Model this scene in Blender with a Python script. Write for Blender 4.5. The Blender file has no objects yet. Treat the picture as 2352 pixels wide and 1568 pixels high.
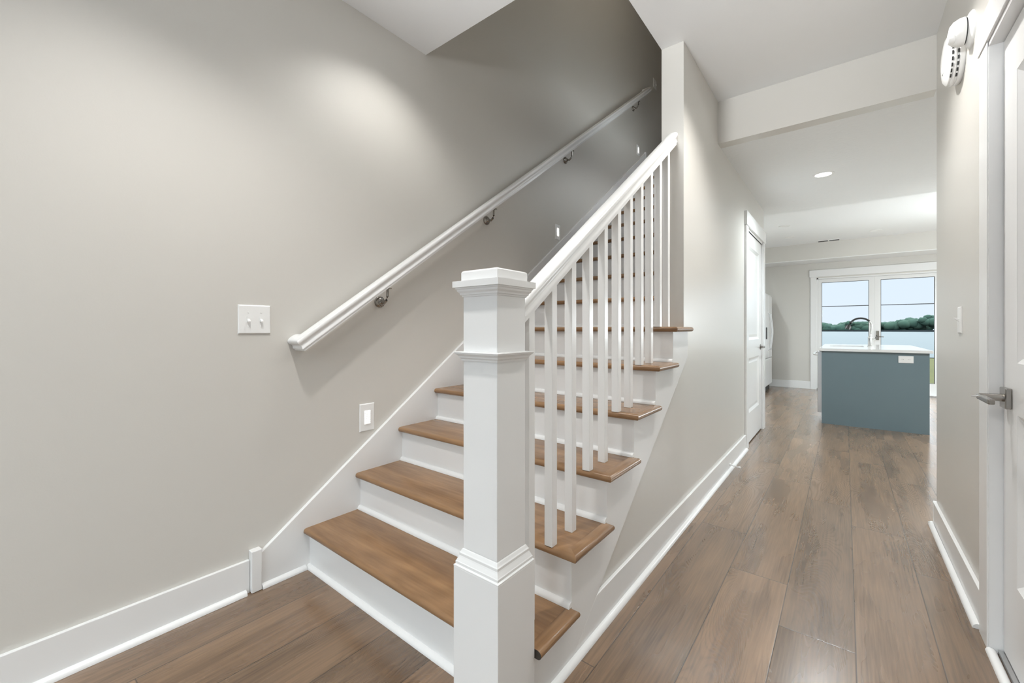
import bpy, bmesh, math, random
from mathutils import Vector, Matrix

random.seed(7)
S = bpy.context.scene
COL = S.collection
R = math.radians

# ------------------------------------------------------------------ camera
EYE = 1.1265
cam_d = bpy.data.cameras.new('camera')
cam = bpy.data.objects.new('camera', cam_d)
COL.objects.link(cam)
cam.location = (0, 0, EYE)
cam.rotation_euler = (R(90), 0, 0.66949)
cam_d.sensor_fit = 'HORIZONTAL'
cam_d.sensor_width = 36.0
cam_d.lens = 36.0 * 966.1 / 2352
cam_d.shift_y = -28.0 / 2352
cam_d.clip_start = 0.02
cam_d.clip_end = 3000
S.camera = cam

# ------------------------------------------------------------------ view / sky
S.view_settings.view_transform = 'Standard'
S.view_settings.look = 'None'
S.view_settings.gamma = 1.0
S.view_settings.use_curve_mapping = False
S.view_settings.exposure = 0.22

w = bpy.data.worlds.new('sky'); S.world = w
w.use_nodes = True
nt = w.node_tree; nt.nodes.clear()
n_out = nt.nodes.new('ShaderNodeOutputWorld')
n_bg = nt.nodes.new('ShaderNodeBackground')
n_rm = nt.nodes.new('ShaderNodeValToRGB')
n_tc = nt.nodes.new('ShaderNodeTexCoord')
n_sx = nt.nodes.new('ShaderNodeSeparateXYZ')
nt.links.new(n_tc.outputs['Generated'], n_sx.inputs[0])
nt.links.new(n_sx.outputs['Z'], n_rm.inputs[0])
nt.links.new(n_rm.outputs[0], n_bg.inputs[0])
nt.links.new(n_bg.outputs[0], n_out.inputs[0])
e = n_rm.color_ramp.elements
e[0].position = 0.0; e[0].color = (0.151, 0.170, 0.190, 1)      # hazy band over the lake
e[1].position = 0.42; e[1].color = (1.05, 1.14, 1.20, 1)         # bright upper sky
e2 = e.new(0.16); e2.color = (0.147, 0.169, 0.193, 1)
n_bg.inputs[1].default_value = 4.75

sun_d = bpy.data.lights.new('sun', 'SUN'); sun_d.energy = 2.0; sun_d.angle = R(2)
sun = bpy.data.objects.new('sun', sun_d); COL.objects.link(sun)
sun.rotation_euler = (R(50), 0, R(-150))

# ------------------------------------------------------------------ recessed downlights of the house, and added unseen fill lamps
FOYER_Z, LOW_Z, KIT_Z = 2.805, 2.495, 2.662
DOWNLIGHTS = [  # x, y, z, watts, cone degrees, name, label
    (-1.60, 1.33, FOYER_Z, 22, 126, 'round recessed downlight in the white ceiling right above the bottom steps, lit'),
    (-1.20, 0.35, FOYER_Z, 62, 118, 'round recessed downlight in the white ceiling above the foyer floor, lit'),
    (-0.15, 0.35, FOYER_Z, 20, 135, 'added unseen recessed downlight in the white ceiling over the entrance end of the hall, lit'),  # added out of view, brightens the hall and right door
    (-0.15, 2.46, FOYER_Z, 86, 128, 'round recessed downlight in the white hall ceiling in front of the beige header, lit'),
    (-0.15, 4.62, LOW_Z, 78, 150, 'bright round recessed downlight in the lowered textured ceiling before the kitchen, lit'),
]
ADDED_KITCHEN_SPOTS = [(-1.45, 7.0, 170), (2.8, 8.2, 200), (2.6, 5.0, 200)]  # added spots, hidden from view, that brighten the kitchen
LANDING_AND_FILL_LAMPS = [(-1.40, 3.30, 5.70, 12, (1.0, .91, .78)), (1.75, 7.2, 1.25, 95, (.88, .965, 1.0))]
def spot(x, y, z, watts, cone, rad=0.045, blend=0.7):
    d = bpy.data.lights.new('real_or_added_spot', 'SPOT')
    d.energy = watts; d.spot_size = R(cone); d.spot_blend = blend; d.shadow_soft_size = rad
    d.color = (1.0, 0.985, 0.955) if y < 3 else (0.87, 0.96, 1.0)
    o = bpy.data.objects.new('real_or_added_spot', d); COL.objects.link(o)
    o.location = (x, y, z - 0.02)
    return o
for x, y, z, wt, cone, lab in DOWNLIGHTS:
    spot(x, y, z, wt, cone)
for x, y, wt in ADDED_KITCHEN_SPOTS:
    spot(x, y, (KIT_Z if y > 5.9 else LOW_Z), wt, 165, 0.08)
for x, y, z, wt, col_ in LANDING_AND_FILL_LAMPS:      # globes: upper landing lamp, and an added unseen fill lamp in the kitchen
    d_ = bpy.data.lights.new('landing_or_fill_lamp', 'POINT'); d_.energy = wt; d_.shadow_soft_size = 0.14; d_.color = col_
    o_ = bpy.data.objects.new('landing_or_fill_lamp', d_); COL.objects.link(o_); o_.location = (x, y, z)

for x_, wt in ((-0.98, 470),):       # added unseen spot behind the viewer, fill light for the ceiling
    d_ = bpy.data.lights.new('added_ceiling_fill', 'SPOT'); d_.energy = wt; d_.spot_size = R(64); d_.spot_blend = 1.0; d_.shadow_soft_size = 0.30; d_.color = (.95, .98, 1.0)
    o_ = bpy.data.objects.new('added_ceiling_fill', d_); COL.objects.link(o_); o_.location = (x_, -1.45, 1.75)
    o_.rotation_euler = Vector((0.14, math.cos(R(27)), math.sin(R(27)))).to_track_quat('-Z', 'Y').to_euler()

# ------------------------------------------------------------------ materials
def new_mat(name):
    m = bpy.data.materials.new(name); m.use_nodes = True
    nt = m.node_tree
    return m, nt, nt.nodes['Principled BSDF']
def N(nt, t, **kw):
    n = nt.nodes.new(t)
    for k, v in kw.items(): setattr(n, k, v)
    return n
def L(nt, a, b): nt.links.new(a, b)
def mth(nt, op, a, b=None, c=None):
    n = N(nt, 'ShaderNodeMath', operation=op)
    for i, v in enumerate((a, b, c)):
        if v is None: continue
        if isinstance(v, (int, float)): n.inputs[i].default_value = v
        else: L(nt, v, n.inputs[i])
    return n.outputs[0]
def mixc(nt, fac, a, b, mode='MIX'):
    n = N(nt, 'ShaderNodeMix', data_type='RGBA', blend_type=mode)
    for sock, v in ((n.inputs[0], fac), (n.inputs[6], a), (n.inputs[7], b)):
        if isinstance(v, (int, float)): sock.default_value = v
        elif isinstance(v, tuple): sock.default_value = v + (1,) if len(v) == 3 else v
        else: L(nt, v, sock)
    return n.outputs[2]

def paint(name, col, rough=0.4, spec=0.5, bump=0.0, bscale=60, var=0.012):
    m, nt, b = new_mat(name)
    b.inputs['Roughness'].default_value = rough
    b.inputs['Specular IOR Level'].default_value = spec
    tc = N(nt, 'ShaderNodeTexCoord')
    nz = N(nt, 'ShaderNodeTexNoise'); nz.inputs['Scale'].default_value = 2.3; nz.inputs['Detail'].default_value = 3
    L(nt, tc.outputs['Object'], nz.inputs['Vector'])
    c0 = tuple(max(0, c - var) for c in col); c1 = tuple(c + var for c in col)
    L(nt, mixc(nt, nz.outputs[0], c0, c1), b.inputs['Base Color'])
    if bump:
        n2 = N(nt, 'ShaderNodeTexNoise'); n2.inputs['Scale'].default_value = bscale; n2.inputs['Detail'].default_value = 4
        L(nt, tc.outputs['Object'], n2.inputs['Vector'])
        bp = N(nt, 'ShaderNodeBump'); bp.inputs['Strength'].default_value = bump; bp.inputs['Distance'].default_value = 0.004
        L(nt, n2.outputs[0], bp.inputs['Height']); L(nt, bp.outputs[0], b.inputs['Normal'])
    return m

M = {}
M['wall'] = paint('greige_wall_paint', (0.62, 0.60, 0.56), 0.31, 0.8, 0.03, 180, 0.006)
M['wall_left'] = paint('greige_stair_wall_paint', (0.62, 0.60, 0.56), 0.52, 0.45, 0.04, 180, 0.006)
M['trim'] = paint('white_trim_paint', (0.80, 0.80, 0.795), 0.26, 0.5)
M['ceil'] = paint('white_ceiling_paint', (0.815, 0.82, 0.82), 0.75, 0.3, 0.06, 120, 0.004)
M['texceil'] = paint('textured_white_ceiling', (0.80, 0.815, 0.815), 0.75, 0.3, 0.9, 30, 0.012)
M['plate'] = paint('white_plastic', (0.84, 0.84, 0.83), 0.30, 0.5, 0, 60, 0.003)
M['appl'] = paint('white_appliance_enamel', (0.78, 0.785, 0.79), 0.22, 0.5)
M['island'] = paint('blue_grey_cabinet_paint', (0.155, 0.213, 0.240), 0.38, 0.5)
M['counter'] = paint('white_quartz', (0.80, 0.80, 0.79), 0.10, 0.5, 0, 60, 0.02)
M['dark'] = paint('dark_plastic', (0.02, 0.021, 0.02), 0.35)
M['slot'] = paint('dark_slot', (0.03, 0.03, 0.03), 0.6, 0.5, 0, 60, 0.004)
M['grain_end'] = paint('dark_end_grain', (0.045, 0.035, 0.028), 0.5)

def metal(name, col, rough):
    m, nt, b = new_mat(name)
    tc = N(nt, 'ShaderNodeTexCoord'); nz = N(nt, 'ShaderNodeTexNoise'); nz.inputs['Scale'].default_value = 40
    L(nt, tc.outputs['Object'], nz.inputs['Vector'])
    L(nt, mixc(nt, nz.outputs[0], tuple(c * 0.93 for c in col), col), b.inputs['Base Color'])
    b.inputs['Metallic'].default_value = 1.0; b.inputs['Roughness'].default_value = rough
    return m
M['nickel'] = metal('satin_nickel', (0.33, 0.31, 0.285), 0.2)
M['steel'] = metal('stainless_steel', (0.62, 0.62, 0.62), 0.25)
M['chrome'] = metal('brushed_chrome', (0.72, 0.72, 0.71), 0.2)

def glowing(name, col, st):
    m, nt, b = new_mat(name)
    b.inputs['Base Color'].default_value = (0.9, 0.9, 0.9, 1)
    b.inputs['Emission Color'].default_value = col + (1,)
    b.inputs['Emission Strength'].default_value = st
    return m
M['lens_on'] = glowing('lit_lens', (0.975, 0.985, 1.0), 3.0)
M['step_on'] = glowing('lit_step_light', (1.0, 0.98, 0.95), 0.95)

def glass():
    m, nt, b = new_mat('window_glass')
    nt.nodes.remove(b)
    out = nt.nodes['Material Output']
    tr = N(nt, 'ShaderNodeBsdfTransparent'); tr.inputs[0].default_value = (0.97, 0.98, 0.98, 1)
    gl = N(nt, 'ShaderNodeBsdfGlossy'); gl.inputs['Roughness'].default_value = 0.02
    fr = N(nt, 'ShaderNodeFresnel'); fr.inputs[0].default_value = 1.12
    mx = N(nt, 'ShaderNodeMixShader')
    L(nt, fr.outputs[0], mx.inputs[0]); L(nt, tr.outputs[0], mx.inputs[1]); L(nt, gl.outputs[0], mx.inputs[2])
    L(nt, mx.outputs[0], out.inputs[0])
    return m
M['glass'] = glass()

PW, PL = 0.228, 1.52
def floor_mat():
    m, nt, b = new_mat('wide_plank_oak_floor')
    tc = N(nt, 'ShaderNodeTexCoord'); sp = N(nt, 'ShaderNodeSeparateXYZ')
    L(nt, tc.outputs['Object'], sp.inputs[0])
    x, y = sp.outputs['X'], sp.outputs['Y']
    u = mth(nt, 'DIVIDE', mth(nt, 'SUBTRACT', x, 0.03), PW)
    ix = mth(nt, 'FLOOR', u); fx = mth(nt, 'FRACT', u)
    # row phase: known rows first, a hash elsewhere
    wn = N(nt, 'ShaderNodeTexWhiteNoise', noise_dimensions='1D')
    L(nt, mth(nt, 'ADD', ix, 31.7), wn.inputs['W'])
    ramp = N(nt, 'ShaderNodeValToRGB'); ramp.color_ramp.interpolation = 'CONSTANT'
    ph = {-3: 1.097, -2: 0.688, -1: 0.367, 0: 0.06, 1: 1.16}
    el = ramp.color_ramp.elements
    vals = [(i, ph[i] / PL) for i in range(-3, 2)]
    el[0].position = 0.0; el[0].color = (vals[0][1],) * 3 + (1,)
    el[1].position = 0.2; el[1].color = (vals[1][1],) * 3 + (1,)
    for k in range(2, 5):
        q = el.new(k * 0.2); q.color = (vals[k][1],) * 3 + (1,)
    L(nt, mth(nt, 'DIVIDE', mth(nt, 'ADD', ix, 3.5), 5.0), ramp.inputs[0])
    known = mth(nt, 'MULTIPLY', mth(nt, 'GREATER_THAN', ix, -3.5), mth(nt, 'LESS_THAN', ix, 1.5))
    phm = N(nt, 'ShaderNodeMix', data_type='FLOAT')
    L(nt, known, phm.inputs[0]); L(nt, wn.outputs[0], phm.inputs[2]); L(nt, ramp.outputs[0], phm.inputs[3])
    v = mth(nt, 'SUBTRACT', mth(nt, 'DIVIDE', y, PL), phm.outputs[0])
    iy = mth(nt, 'FLOOR', v); fy = mth(nt, 'FRACT', v)
    pid = mth(nt, 'ADD', mth(nt, 'MULTIPLY', ix, 7.31), mth(nt, 'MULTIPLY', iy, 3.77))
    wn2 = N(nt, 'ShaderNodeTexWhiteNoise', noise_dimensions='1D'); L(nt, pid, wn2.inputs['W'])
    # grain space: stretched along the plank, different for every plank
    cv = N(nt, 'ShaderNodeCombineXYZ')
    L(nt, mth(nt, 'MULTIPLY', x, 6.0), cv.inputs[0]); L(nt, mth(nt, 'MULTIPLY', y, 0.85), cv.inputs[1])
    L(nt, mth(nt, 'MULTIPLY', pid, 5.13), cv.inputs[2])
    n1 = N(nt, 'ShaderNodeTexNoise'); n1.inputs['Scale'].default_value = 1.0; n1.inputs['Detail'].default_value = 1.0
    n1.inputs['Distortion'].default_value = 0.25
    L(nt, cv.outputs[0], n1.inputs['Vector'])
    rings = mth(nt, 'ADD', 0.5, mth(nt, 'MULTIPLY', 0.5, mth(nt, 'SINE', mth(nt, 'MULTIPLY', n1.outputs[0], 400.0))))
    lines = mth(nt, 'POWER', rings, 3.0)
    nm = N(nt, 'ShaderNodeTexNoise'); nm.inputs['Scale'].default_value = 0.55; nm.inputs['Detail'].default_value = 1.0
    L(nt, cv.outputs[0], nm.inputs['Vector'])
    mr = N(nt, 'ShaderNodeMapRange'); mr.interpolation_type = 'SMOOTHSTEP'
    mr.inputs[1].default_value = 0.42; mr.inputs[2].default_value = 0.66
    L(nt, nm.outputs[0], mr.inputs[0])
    lines = mth(nt, 'MULTIPLY', lines, mr.outputs[0])
    cv2 = N(nt, 'ShaderNodeCombineXYZ')
    L(nt, mth(nt, 'MULTIPLY', x, 130.0), cv2.inputs[0]); L(nt, mth(nt, 'MULTIPLY', y, 5.0), cv2.inputs[1]); L(nt, pid, cv2.inputs[2])
    n2 = N(nt, 'ShaderNodeTexNoise'); n2.inputs['Scale'].default_value = 1.0; n2.inputs['Detail'].default_value = 3.0
    L(nt, cv2.outputs[0], n2.inputs['Vector'])
    cv3 = N(nt, 'ShaderNodeCombineXYZ')
    L(nt, mth(nt, 'MULTIPLY', x, 9.0), cv3.inputs[0]); L(nt, mth(nt, 'MULTIPLY', y, 1.6), cv3.inputs[1]); L(nt, pid, cv3.inputs[2])
    n3 = N(nt, 'ShaderNodeTexNoise'); n3.inputs['Scale'].default_value = 1.0; n3.inputs['Detail'].default_value = 2.0
    L(nt, cv3.outputs[0], n3.inputs['Vector'])
    rmp = N(nt, 'ShaderNodeValToRGB')
    rmp.color_ramp.elements[0].position = 0.22; rmp.color_ramp.elements[0].color = FLOOR_DARK + (1,)
    rmp.color_ramp.elements[1].position = 0.80; rmp.color_ramp.elements[1].color = FLOOR_LIGHT + (1,)
    g = mth(nt, 'SUBTRACT', mth(nt, 'ADD', mth(nt, 'MULTIPLY', n2.outputs[0], 0.50), mth(nt, 'MULTIPLY', n3.outputs[0], 0.52)), mth(nt, 'MULTIPLY', lines, 0.10))
    L(nt, g, rmp.inputs[0])
    tint = mixc(nt, wn2.outputs[0], (0.82, 0.83, 0.84), (1.12, 1.10, 1.07))
    c = mixc(nt, 1.0, rmp.outputs[0], tint, 'MULTIPLY')
    # seams
    dx = mth(nt, 'MULTIPLY', mth(nt, 'MINIMUM', fx, mth(nt, 'SUBTRACT', 1.0, fx)), PW)
    dy = mth(nt, 'MULTIPLY', mth(nt, 'MINIMUM', fy, mth(nt, 'SUBTRACT', 1.0, fy)), PL)
    d = mth(nt, 'MINIMUM', dx, dy)
    seam = mth(nt, 'SUBTRACT', 1.0, mth(nt, 'MINIMUM', mth(nt, 'DIVIDE', d, 0.0030), 1.0))
    c = mixc(nt, mth(nt, 'MULTIPLY', seam, 0.95), c, (0.035, 0.024, 0.017))
    L(nt, c, b.inputs['Base Color'])
    rg = mth(nt, 'ADD', 0.17, mth(nt, 'ADD', mth(nt, 'MULTIPLY', n3.outputs[0], 0.22), mth(nt, 'MULTIPLY', lines, 0.10)))
    L(nt, rg, b.inputs['Roughness'])
    b.inputs['Specular IOR Level'].default_value = 0.7
    b.inputs['Coat Weight'].default_value = 0.6; b.inputs['Coat Roughness'].default_value = 0.16
    bp = N(nt, 'ShaderNodeBump'); bp.inputs['Strength'].default_value = 0.25; bp.inputs['Distance'].default_value = 0.0008
    hgt = mth(nt, 'SUBTRACT', mth(nt, 'ADD', mth(nt, 'MULTIPLY', lines, -0.8), mth(nt, 'MULTIPLY', n2.outputs[0], 0.35)), mth(nt, 'MULTIPLY', seam, 1.5))
    L(nt, hgt, bp.inputs['Height']); L(nt, bp.outputs[0], b.inputs['Normal'])
    return m
FLOOR_DARK, FLOOR_LIGHT = (0.070, 0.041, 0.023), (0.320, 0.200, 0.115)
M['floor'] = floor_mat()

def tread_mat(name, along='X'):
    m, nt, b = new_mat(name)
    tc = N(nt, 'ShaderNodeTexCoord'); oi = N(nt, 'ShaderNodeObjectInfo')
    mp = N(nt, 'ShaderNodeMapping'); L(nt, tc.outputs['Object'], mp.inputs[0])
    mp.inputs['Scale'].default_value = (0.9, 9, 9) if along == 'X' else (9, 0.9, 9)
    ad = N(nt, 'ShaderNodeVectorMath', operation='ADD'); L(nt, mp.outputs[0], ad.inputs[0])
    cx = N(nt, 'ShaderNodeCombineXYZ'); L(nt, mth(nt, 'MULTIPLY', oi.outputs['Random'], 37.0), cx.inputs[2]); L(nt, cx.outputs[0], ad.inputs[1])
    n1 = N(nt, 'ShaderNodeTexNoise'); n1.inputs['Scale'].default_value = 1.0; n1.inputs['Detail'].default_value = 4; n1.inputs['Distortion'].default_value = 0.6
    L(nt, ad.outputs[0], n1.inputs[0])
    n2 = N(nt, 'ShaderNodeTexNoise'); n2.inputs['Scale'].default_value = 9.0; n2.inputs['Detail'].default_value = 2
    L(nt, ad.outputs[0], n2.inputs[0])
    g = mth(nt, 'ADD', mth(nt, 'MULTIPLY', n1.outputs[0], 0.72), mth(nt, 'MULTIPLY', n2.outputs[0], 0.28))
    rmp = N(nt, 'ShaderNodeValToRGB')
    rmp.color_ramp.elements[0].position = 0.3; rmp.color_ramp.elements[0].color = (0.165, 0.085, 0.038, 1)
    rmp.color_ramp.elements[1].position = 0.7; rmp.color_ramp.elements[1].color = (0.345, 0.200, 0.100, 1)
    L(nt, g, rmp.inputs[0]); L(nt, rmp.outputs[0], b.inputs['Base Color'])
    b.inputs['Roughness'].default_value = 0.27
    b.inputs['Coat Weight'].default_value = 0.15; b.inputs['Coat Roughness'].default_value = 0.15
    return m
M['tread'] = tread_mat('stained_tread_wood', 'X')
M['return'] = tread_mat('stained_return_wood', 'Y')

# ------------------------------------------------------------------ mesh helpers (world coordinates)
def bx(bm, x0, x1, y0, y1, z0, z1):
    r = bmesh.ops.create_cube(bm, size=1)
    bmesh.ops.scale(bm, vec=(x1 - x0, y1 - y0, z1 - z0), verts=r['verts'])
    bmesh.ops.translate(bm, vec=((x0 + x1) / 2, (y0 + y1) / 2, (z0 + z1) / 2), verts=r['verts'])
    return bm
def box(*a): return bx(bmesh.new(), *a)
def prism(bm, pts, axis, a0, a1):
    """extrude a 2-D polygon along an axis: axis X -> pts are (y,z); Y -> (x,z); Z -> (x,y)"""
    def P(p, a):
        if axis == 'X': return (a, p[0], p[1])
        if axis == 'Y': return (p[0], a, p[1])
        return (p[0], p[1], a)
    v0 = [bm.verts.new(P(p, a0)) for p in pts]; v1 = [bm.verts.new(P(p, a1)) for p in pts]
    n = len(pts)
    bm.faces.new(v0); bm.faces.new(v1[::-1])
    for i in range(n): bm.faces.new((v0[i], v1[i], v1[(i + 1) % n], v0[(i + 1) % n]))
    bmesh.ops.recalc_face_normals(bm, faces=bm.faces[:])
    return bm
def loft(bm, rings, cap=True):
    vs = [[bm.verts.new(p) for p in r] for r in rings]
    n = len(vs[0])
    for a, b in zip(vs, vs[1:]):
        for i in range(n): bm.faces.new((a[i], a[(i + 1) % n], b[(i + 1) % n], b[i]))
    if cap: bm.faces.new(vs[0]); bm.faces.new(vs[-1][::-1])
    bmesh.ops.recalc_face_normals(bm, faces=bm.faces[:])
    return bm
def square_stack(bm, cx, cy, prof):
    return loft(bm, [[(cx - h, cy - h, z), (cx + h, cy - h, z), (cx + h, cy + h, z), (cx - h, cy + h, z)] for h, z in prof])
def lathe(bm, prof, mat4, seg=32):
    rings = []
    for r, z in prof:
        rings.append([mat4 @ Vector((max(r, 1e-4) * math.cos(2 * math.pi * i / seg), max(r, 1e-4) * math.sin(2 * math.pi * i / seg), z)) for i in range(seg)])
    return loft(bm, rings)
def tube(bm, pts, rad, seg=12):
    pts = [Vector(p) for p in pts]
    if isinstance(rad, (int, float)): rad = [rad] * len(pts)
    rings = []
    for i, p in enumerate(pts):
        t = (pts[min(i + 1, len(pts) - 1)] - pts[max(i - 1, 0)]).normalized()
        a = Vector((0, 0, 1)) if abs(t.z) < 0.9 else Vector((1, 0, 0))
        s = t.cross(a).normalized(); q = s.cross(t)
        rings.append([p + rad[i] * (math.cos(2 * math.pi * k / seg) * s + math.sin(2 * math.pi * k / seg) * q) for k in range(seg)])
    return loft(bm, rings)
def sweep(bm, path, prof):
    """profile (lateral, vertical) carried along a path, plumb, with mitred turns"""
    path = [Vector(p) for p in path]; rings = []
    dirs = []
    for a, b in zip(path, path[1:]):
        d = Vector((b.x - a.x, b.y - a.y, 0)); dirs.append(d.normalized())
    for i, p in enumerate(path):
        d0 = dirs[max(i - 1, 0)]; d1 = dirs[min(i, len(dirs) - 1)]
        l0 = Vector((d0.y, -d0.x, 0)); l1 = Vector((d1.y, -d1.x, 0))
        m = (l0 + l1) / (1 + l0.dot(l1))
        rings.append([p + m * a + Vector((0, 0, b)) for a, b in prof])
    return loft(bm, rings)
def to_x(x, y, z, s=1):   # lathe axis along +x (s=1) or -x (s=-1)
    return Matrix.Translation((x, y, z)) @ Matrix.Rotation(R(90) * s, 4, 'Y')
def down(x, y, z): return Matrix.Translation((x, y, z)) @ Matrix.Rotation(R(180), 4, 'X')
def qround(cx, cz, r, sx, n=6):   # quarter round polygon in a 2-D plane: corner, then arc
    return [(cx, cz)] + [(cx + sx * r * math.cos(R(90) * i / n), cz + r * math.sin(R(90) * i / n)) for i in range(n + 1)]

def wloc(o):
    v = Vector((0, 0, 0))
    while o is not None:
        v += o.location; o = o.parent
    return v
def obj(name, bm, mat, parent=None, bev=0.0, smooth=None, keep=False, label=None, mats=None):
    bmesh.ops.remove_doubles(bm, verts=bm.verts[:], dist=1e-6)
    bmesh.ops.recalc_face_normals(bm, faces=bm.faces[:])
    xs = [v.co for v in bm.verts]
    if keep: c = Vector((0, 0, 0))
    else:
        c = Vector(((min(v.x for v in xs) + max(v.x for v in xs)) / 2, (min(v.y for v in xs) + max(v.y for v in xs)) / 2, min(v.z for v in xs)))
    bmesh.ops.translate(bm, vec=-c, verts=bm.verts[:])
    me = bpy.data.meshes.new(name); bm.to_mesh(me); bm.free()
    for mm in (mats or [mat]): me.materials.append(M[mm])
    o = bpy.data.objects.new(name, me); COL.objects.link(o)
    if parent is not None:
        o.parent = parent; o.location = c - wloc(parent)
    else: o.location = c
    if smooth:
        for p in me.polygons: p.use_smooth = True
        me.set_sharp_from_angle(angle=R(smooth))
    if bev:
        b = o.modifiers.new('edge', 'BEVEL'); b.width = bev; b.segments = 2; b.limit_method = 'ANGLE'; b.angle_limit = R(40)
        b.harden_normals = False
    if label: o['label'] = label
    return o
def tag(o, label, cat, group=None):
    o['label'] = label; o['category'] = cat
    if group: o['group'] = group
    return o
def thing(name, label, cat, loc, group=None):
    o = bpy.data.objects.new(name, None); COL.objects.link(o); o.location = loc
    o.empty_display_size = 0.05
    return tag(o, label, cat, group)
def struct(name, bm, mat, label=None, **kw):
    o = obj(name, bm, mat, **kw); o['kind'] = 'structure'
    if label: o['label'] = label
    return o
def struct_root(name, loc, label):
    o = bpy.data.objects.new(name, None); COL.objects.link(o); o.location = loc; o['kind'] = 'structure'; o['label'] = label
    o.empty_display_size = 0.05
    return o

# ------------------------------------------------------------------ main dimensions
XL, XH, XR = -2.012, -0.736, 0.410          # left wall, hall wall face, right wall
XI = -0.864                                  # stair side of the hall wall
RISE, RUN, Y1 = 0.190, 0.267, 0.941          # riser height, going, first nosing
NST = 17
YW, YH, YE, YF = 2.541, 3.380, 5.620, 9.750  # wall end, header, end of hall wall, far wall
XSK = XL + 0.020                             # face of the skirt board
XST = -0.722                                 # face of the open stringer
UP = 3.23                                    # upper floor
nose = lambda k: Y1 + RUN * (k - 1)
rface = lambda k: nose(k) + 0.028
TH = 0.027

# ------------------------------------------------------------------ shell
bm = box(-3.2, 4.2, -1.9, YF + 0.14, -0.12, 0.0)
struct('floor', bm, 'floor', 'wide oak plank floor running through foyer, hall and kitchen', keep=True)
bm = box(XL - 0.14, XL, -1.7, 7.6, 0, 5.9)
struct('wall_left', bm, 'wall_left', 'tall greige wall along the staircase')
# hall wall, with the closet door's opening
D2A, D2B, D2T = 4.555, 5.475, 2.085
bm = bmesh.new()
bx(bm, XI, XH, YW, D2A, 0, FOYER_Z); bx(bm, XI, XH, D2B, YE, 0, FOYER_Z); bx(bm, XI, XH, D2A, D2B, D2T, FOYER_Z)
struct('wall_hall', bm, 'wall', 'greige wall between the staircase and the hall')
# triangular wall under the open stringer
bm = bmesh.new()
yb = rface(2)
pts = [(1.02, 0), (YW, 0), (YW, 6 * RISE - TH - 0.002)]
for k in range(6, 1, -1):
    pts += [(rface(k) + 0.02, k * RISE - TH - 0.002), (rface(k) + 0.02, (k - 1) * RISE - TH - 0.002)]
pts += [(1.02, RISE - TH - 0.002)]
prism(bm, pts, 'X', XI, XH)
struct('wall_under_stairs', bm, 'wall', 'wall below the open side of the lower steps')
bm = box(XI, XI + 0.10, 1.55, 7.6, 3.2, 5.9); struct('wall_stairwell', bm, 'wall')
bm = box(XL, XI, 7.5, 7.6, UP, 5.9); struct('wall_upper_back', bm, 'wall')
bm = box(XL, XI, 1.45, 1.55, 3.2, 5.9); struct('wall_upper_front', bm, 'wall')
bm = box(XL - 0.1, XI + 0.1, 1.45, 7.6, 5.9, 6.0); struct('ceiling_stairwell', bm, 'ceil')
# right wall with door opening
D1A, D1B, D1T = 1.38, 2.20, 2.125
bm = bmesh.new()
bx(bm, XR, XR + 0.12, -1.7, D1A, 0, FOYER_Z); bx(bm, XR, XR + 0.12, D1B, YH, 0, FOYER_Z); bx(bm, XR, XR + 0.12, D1A, D1B, D1T, FOYER_Z)
struct('wall_right', bm, 'wall', 'greige wall on the right of the hall')
bm = box(XR + 0.12, 4.0, YH - 0.12, YH, 0, FOYER_Z); struct('wall_kitchen_near', bm, 'wall')
# front wall behind the camera, wide opening added to let daylight in
bm = bmesh.new()
bx(bm, XL, -1.80, -1.7, -1.58, 0, FOYER_Z); bx(bm, 0.30, XR, -1.7, -1.58, 0, FOYER_Z); bx(bm, -1.80, 0.30, -1.7, -1.58, 2.45, FOYER_Z)
bx(bm, -1.80, 0.30, -1.7, -1.58, 0, 0.10)
struct('wall_front', bm, 'wall')
# ceilings
bm = bmesh.new()
bx(bm, XL, XR + 0.12, -1.7, 1.692, FOYER_Z, 3.2); bx(bm, XI, XR + 0.12, 1.692, YH + 0.01, FOYER_Z, 3.2)
struct('ceiling', bm, 'ceil', 'smooth white ceiling over foyer and hall, open above the stairs')
bm = box(XH, XR, YH, YH + 0.10, LOW_Z, FOYER_Z); struct('wall_header', bm, 'wall', 'greige header across the hall where the ceiling drops')
bm = bmesh.new()
bx(bm, XH, 4.0, YH + 0.10, YE, LOW_Z, FOYER_Z); bx(bm, -1.95, 4.0, YE, 5.90, LOW_Z, FOYER_Z); bx(bm, XR, 4.0, YH, YH + 0.10, LOW_Z, FOYER_Z)
struct('ceiling_low', bm, 'texceil', 'lowered textured ceiling between hall and kitchen')
bm = box(-1.95, 4.0, 5.90, YF, KIT_Z, FOYER_Z); struct('ceiling_kitchen', bm, 'ceil', 'white kitchen ceiling')
# kitchen walls
bm = box(-2.05, -1.95, YE, YF + 0.12, 0, FOYER_Z); struct('wall_kitchen_left', bm, 'wall')
bm = box(4.0, 4.1, YH - 0.12, YF + 0.12, 0, FOYER_Z); struct('wall_kitchen_right', bm, 'wall')
bm = box(-1.95, XI, YE - 0.10, YE, 0, FOYER_Z); struct('wall_kitchen_front', bm, 'wall')
DX0, DX1, DZ = -0.415, 1.245, 2.085
bm = bmesh.new()
bx(bm, -1.95, DX0, YF, YF + 0.12, 0, FOYER_Z); bx(bm, DX1, 1.60, YF, YF + 0.12, 0, FOYER_Z); bx(bm, DX0, DX1, YF, YF + 0.12, DZ, FOYER_Z)
bx(bm, 3.40, 4.0, YF, YF + 0.12, 0, FOYER_Z); bx(bm, 1.60, 3.40, YF, YF + 0.12, DZ, FOYER_Z)
struct('wall_far', bm, 'wall', 'pale greige kitchen end wall around the glass doors')
bm = box(-1.95, 4.0, 9.216, YF, 2.376, KIT_Z); struct('wall_soffit', bm, 'wall', 'boxed soffit along the kitchen end wall')
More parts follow.
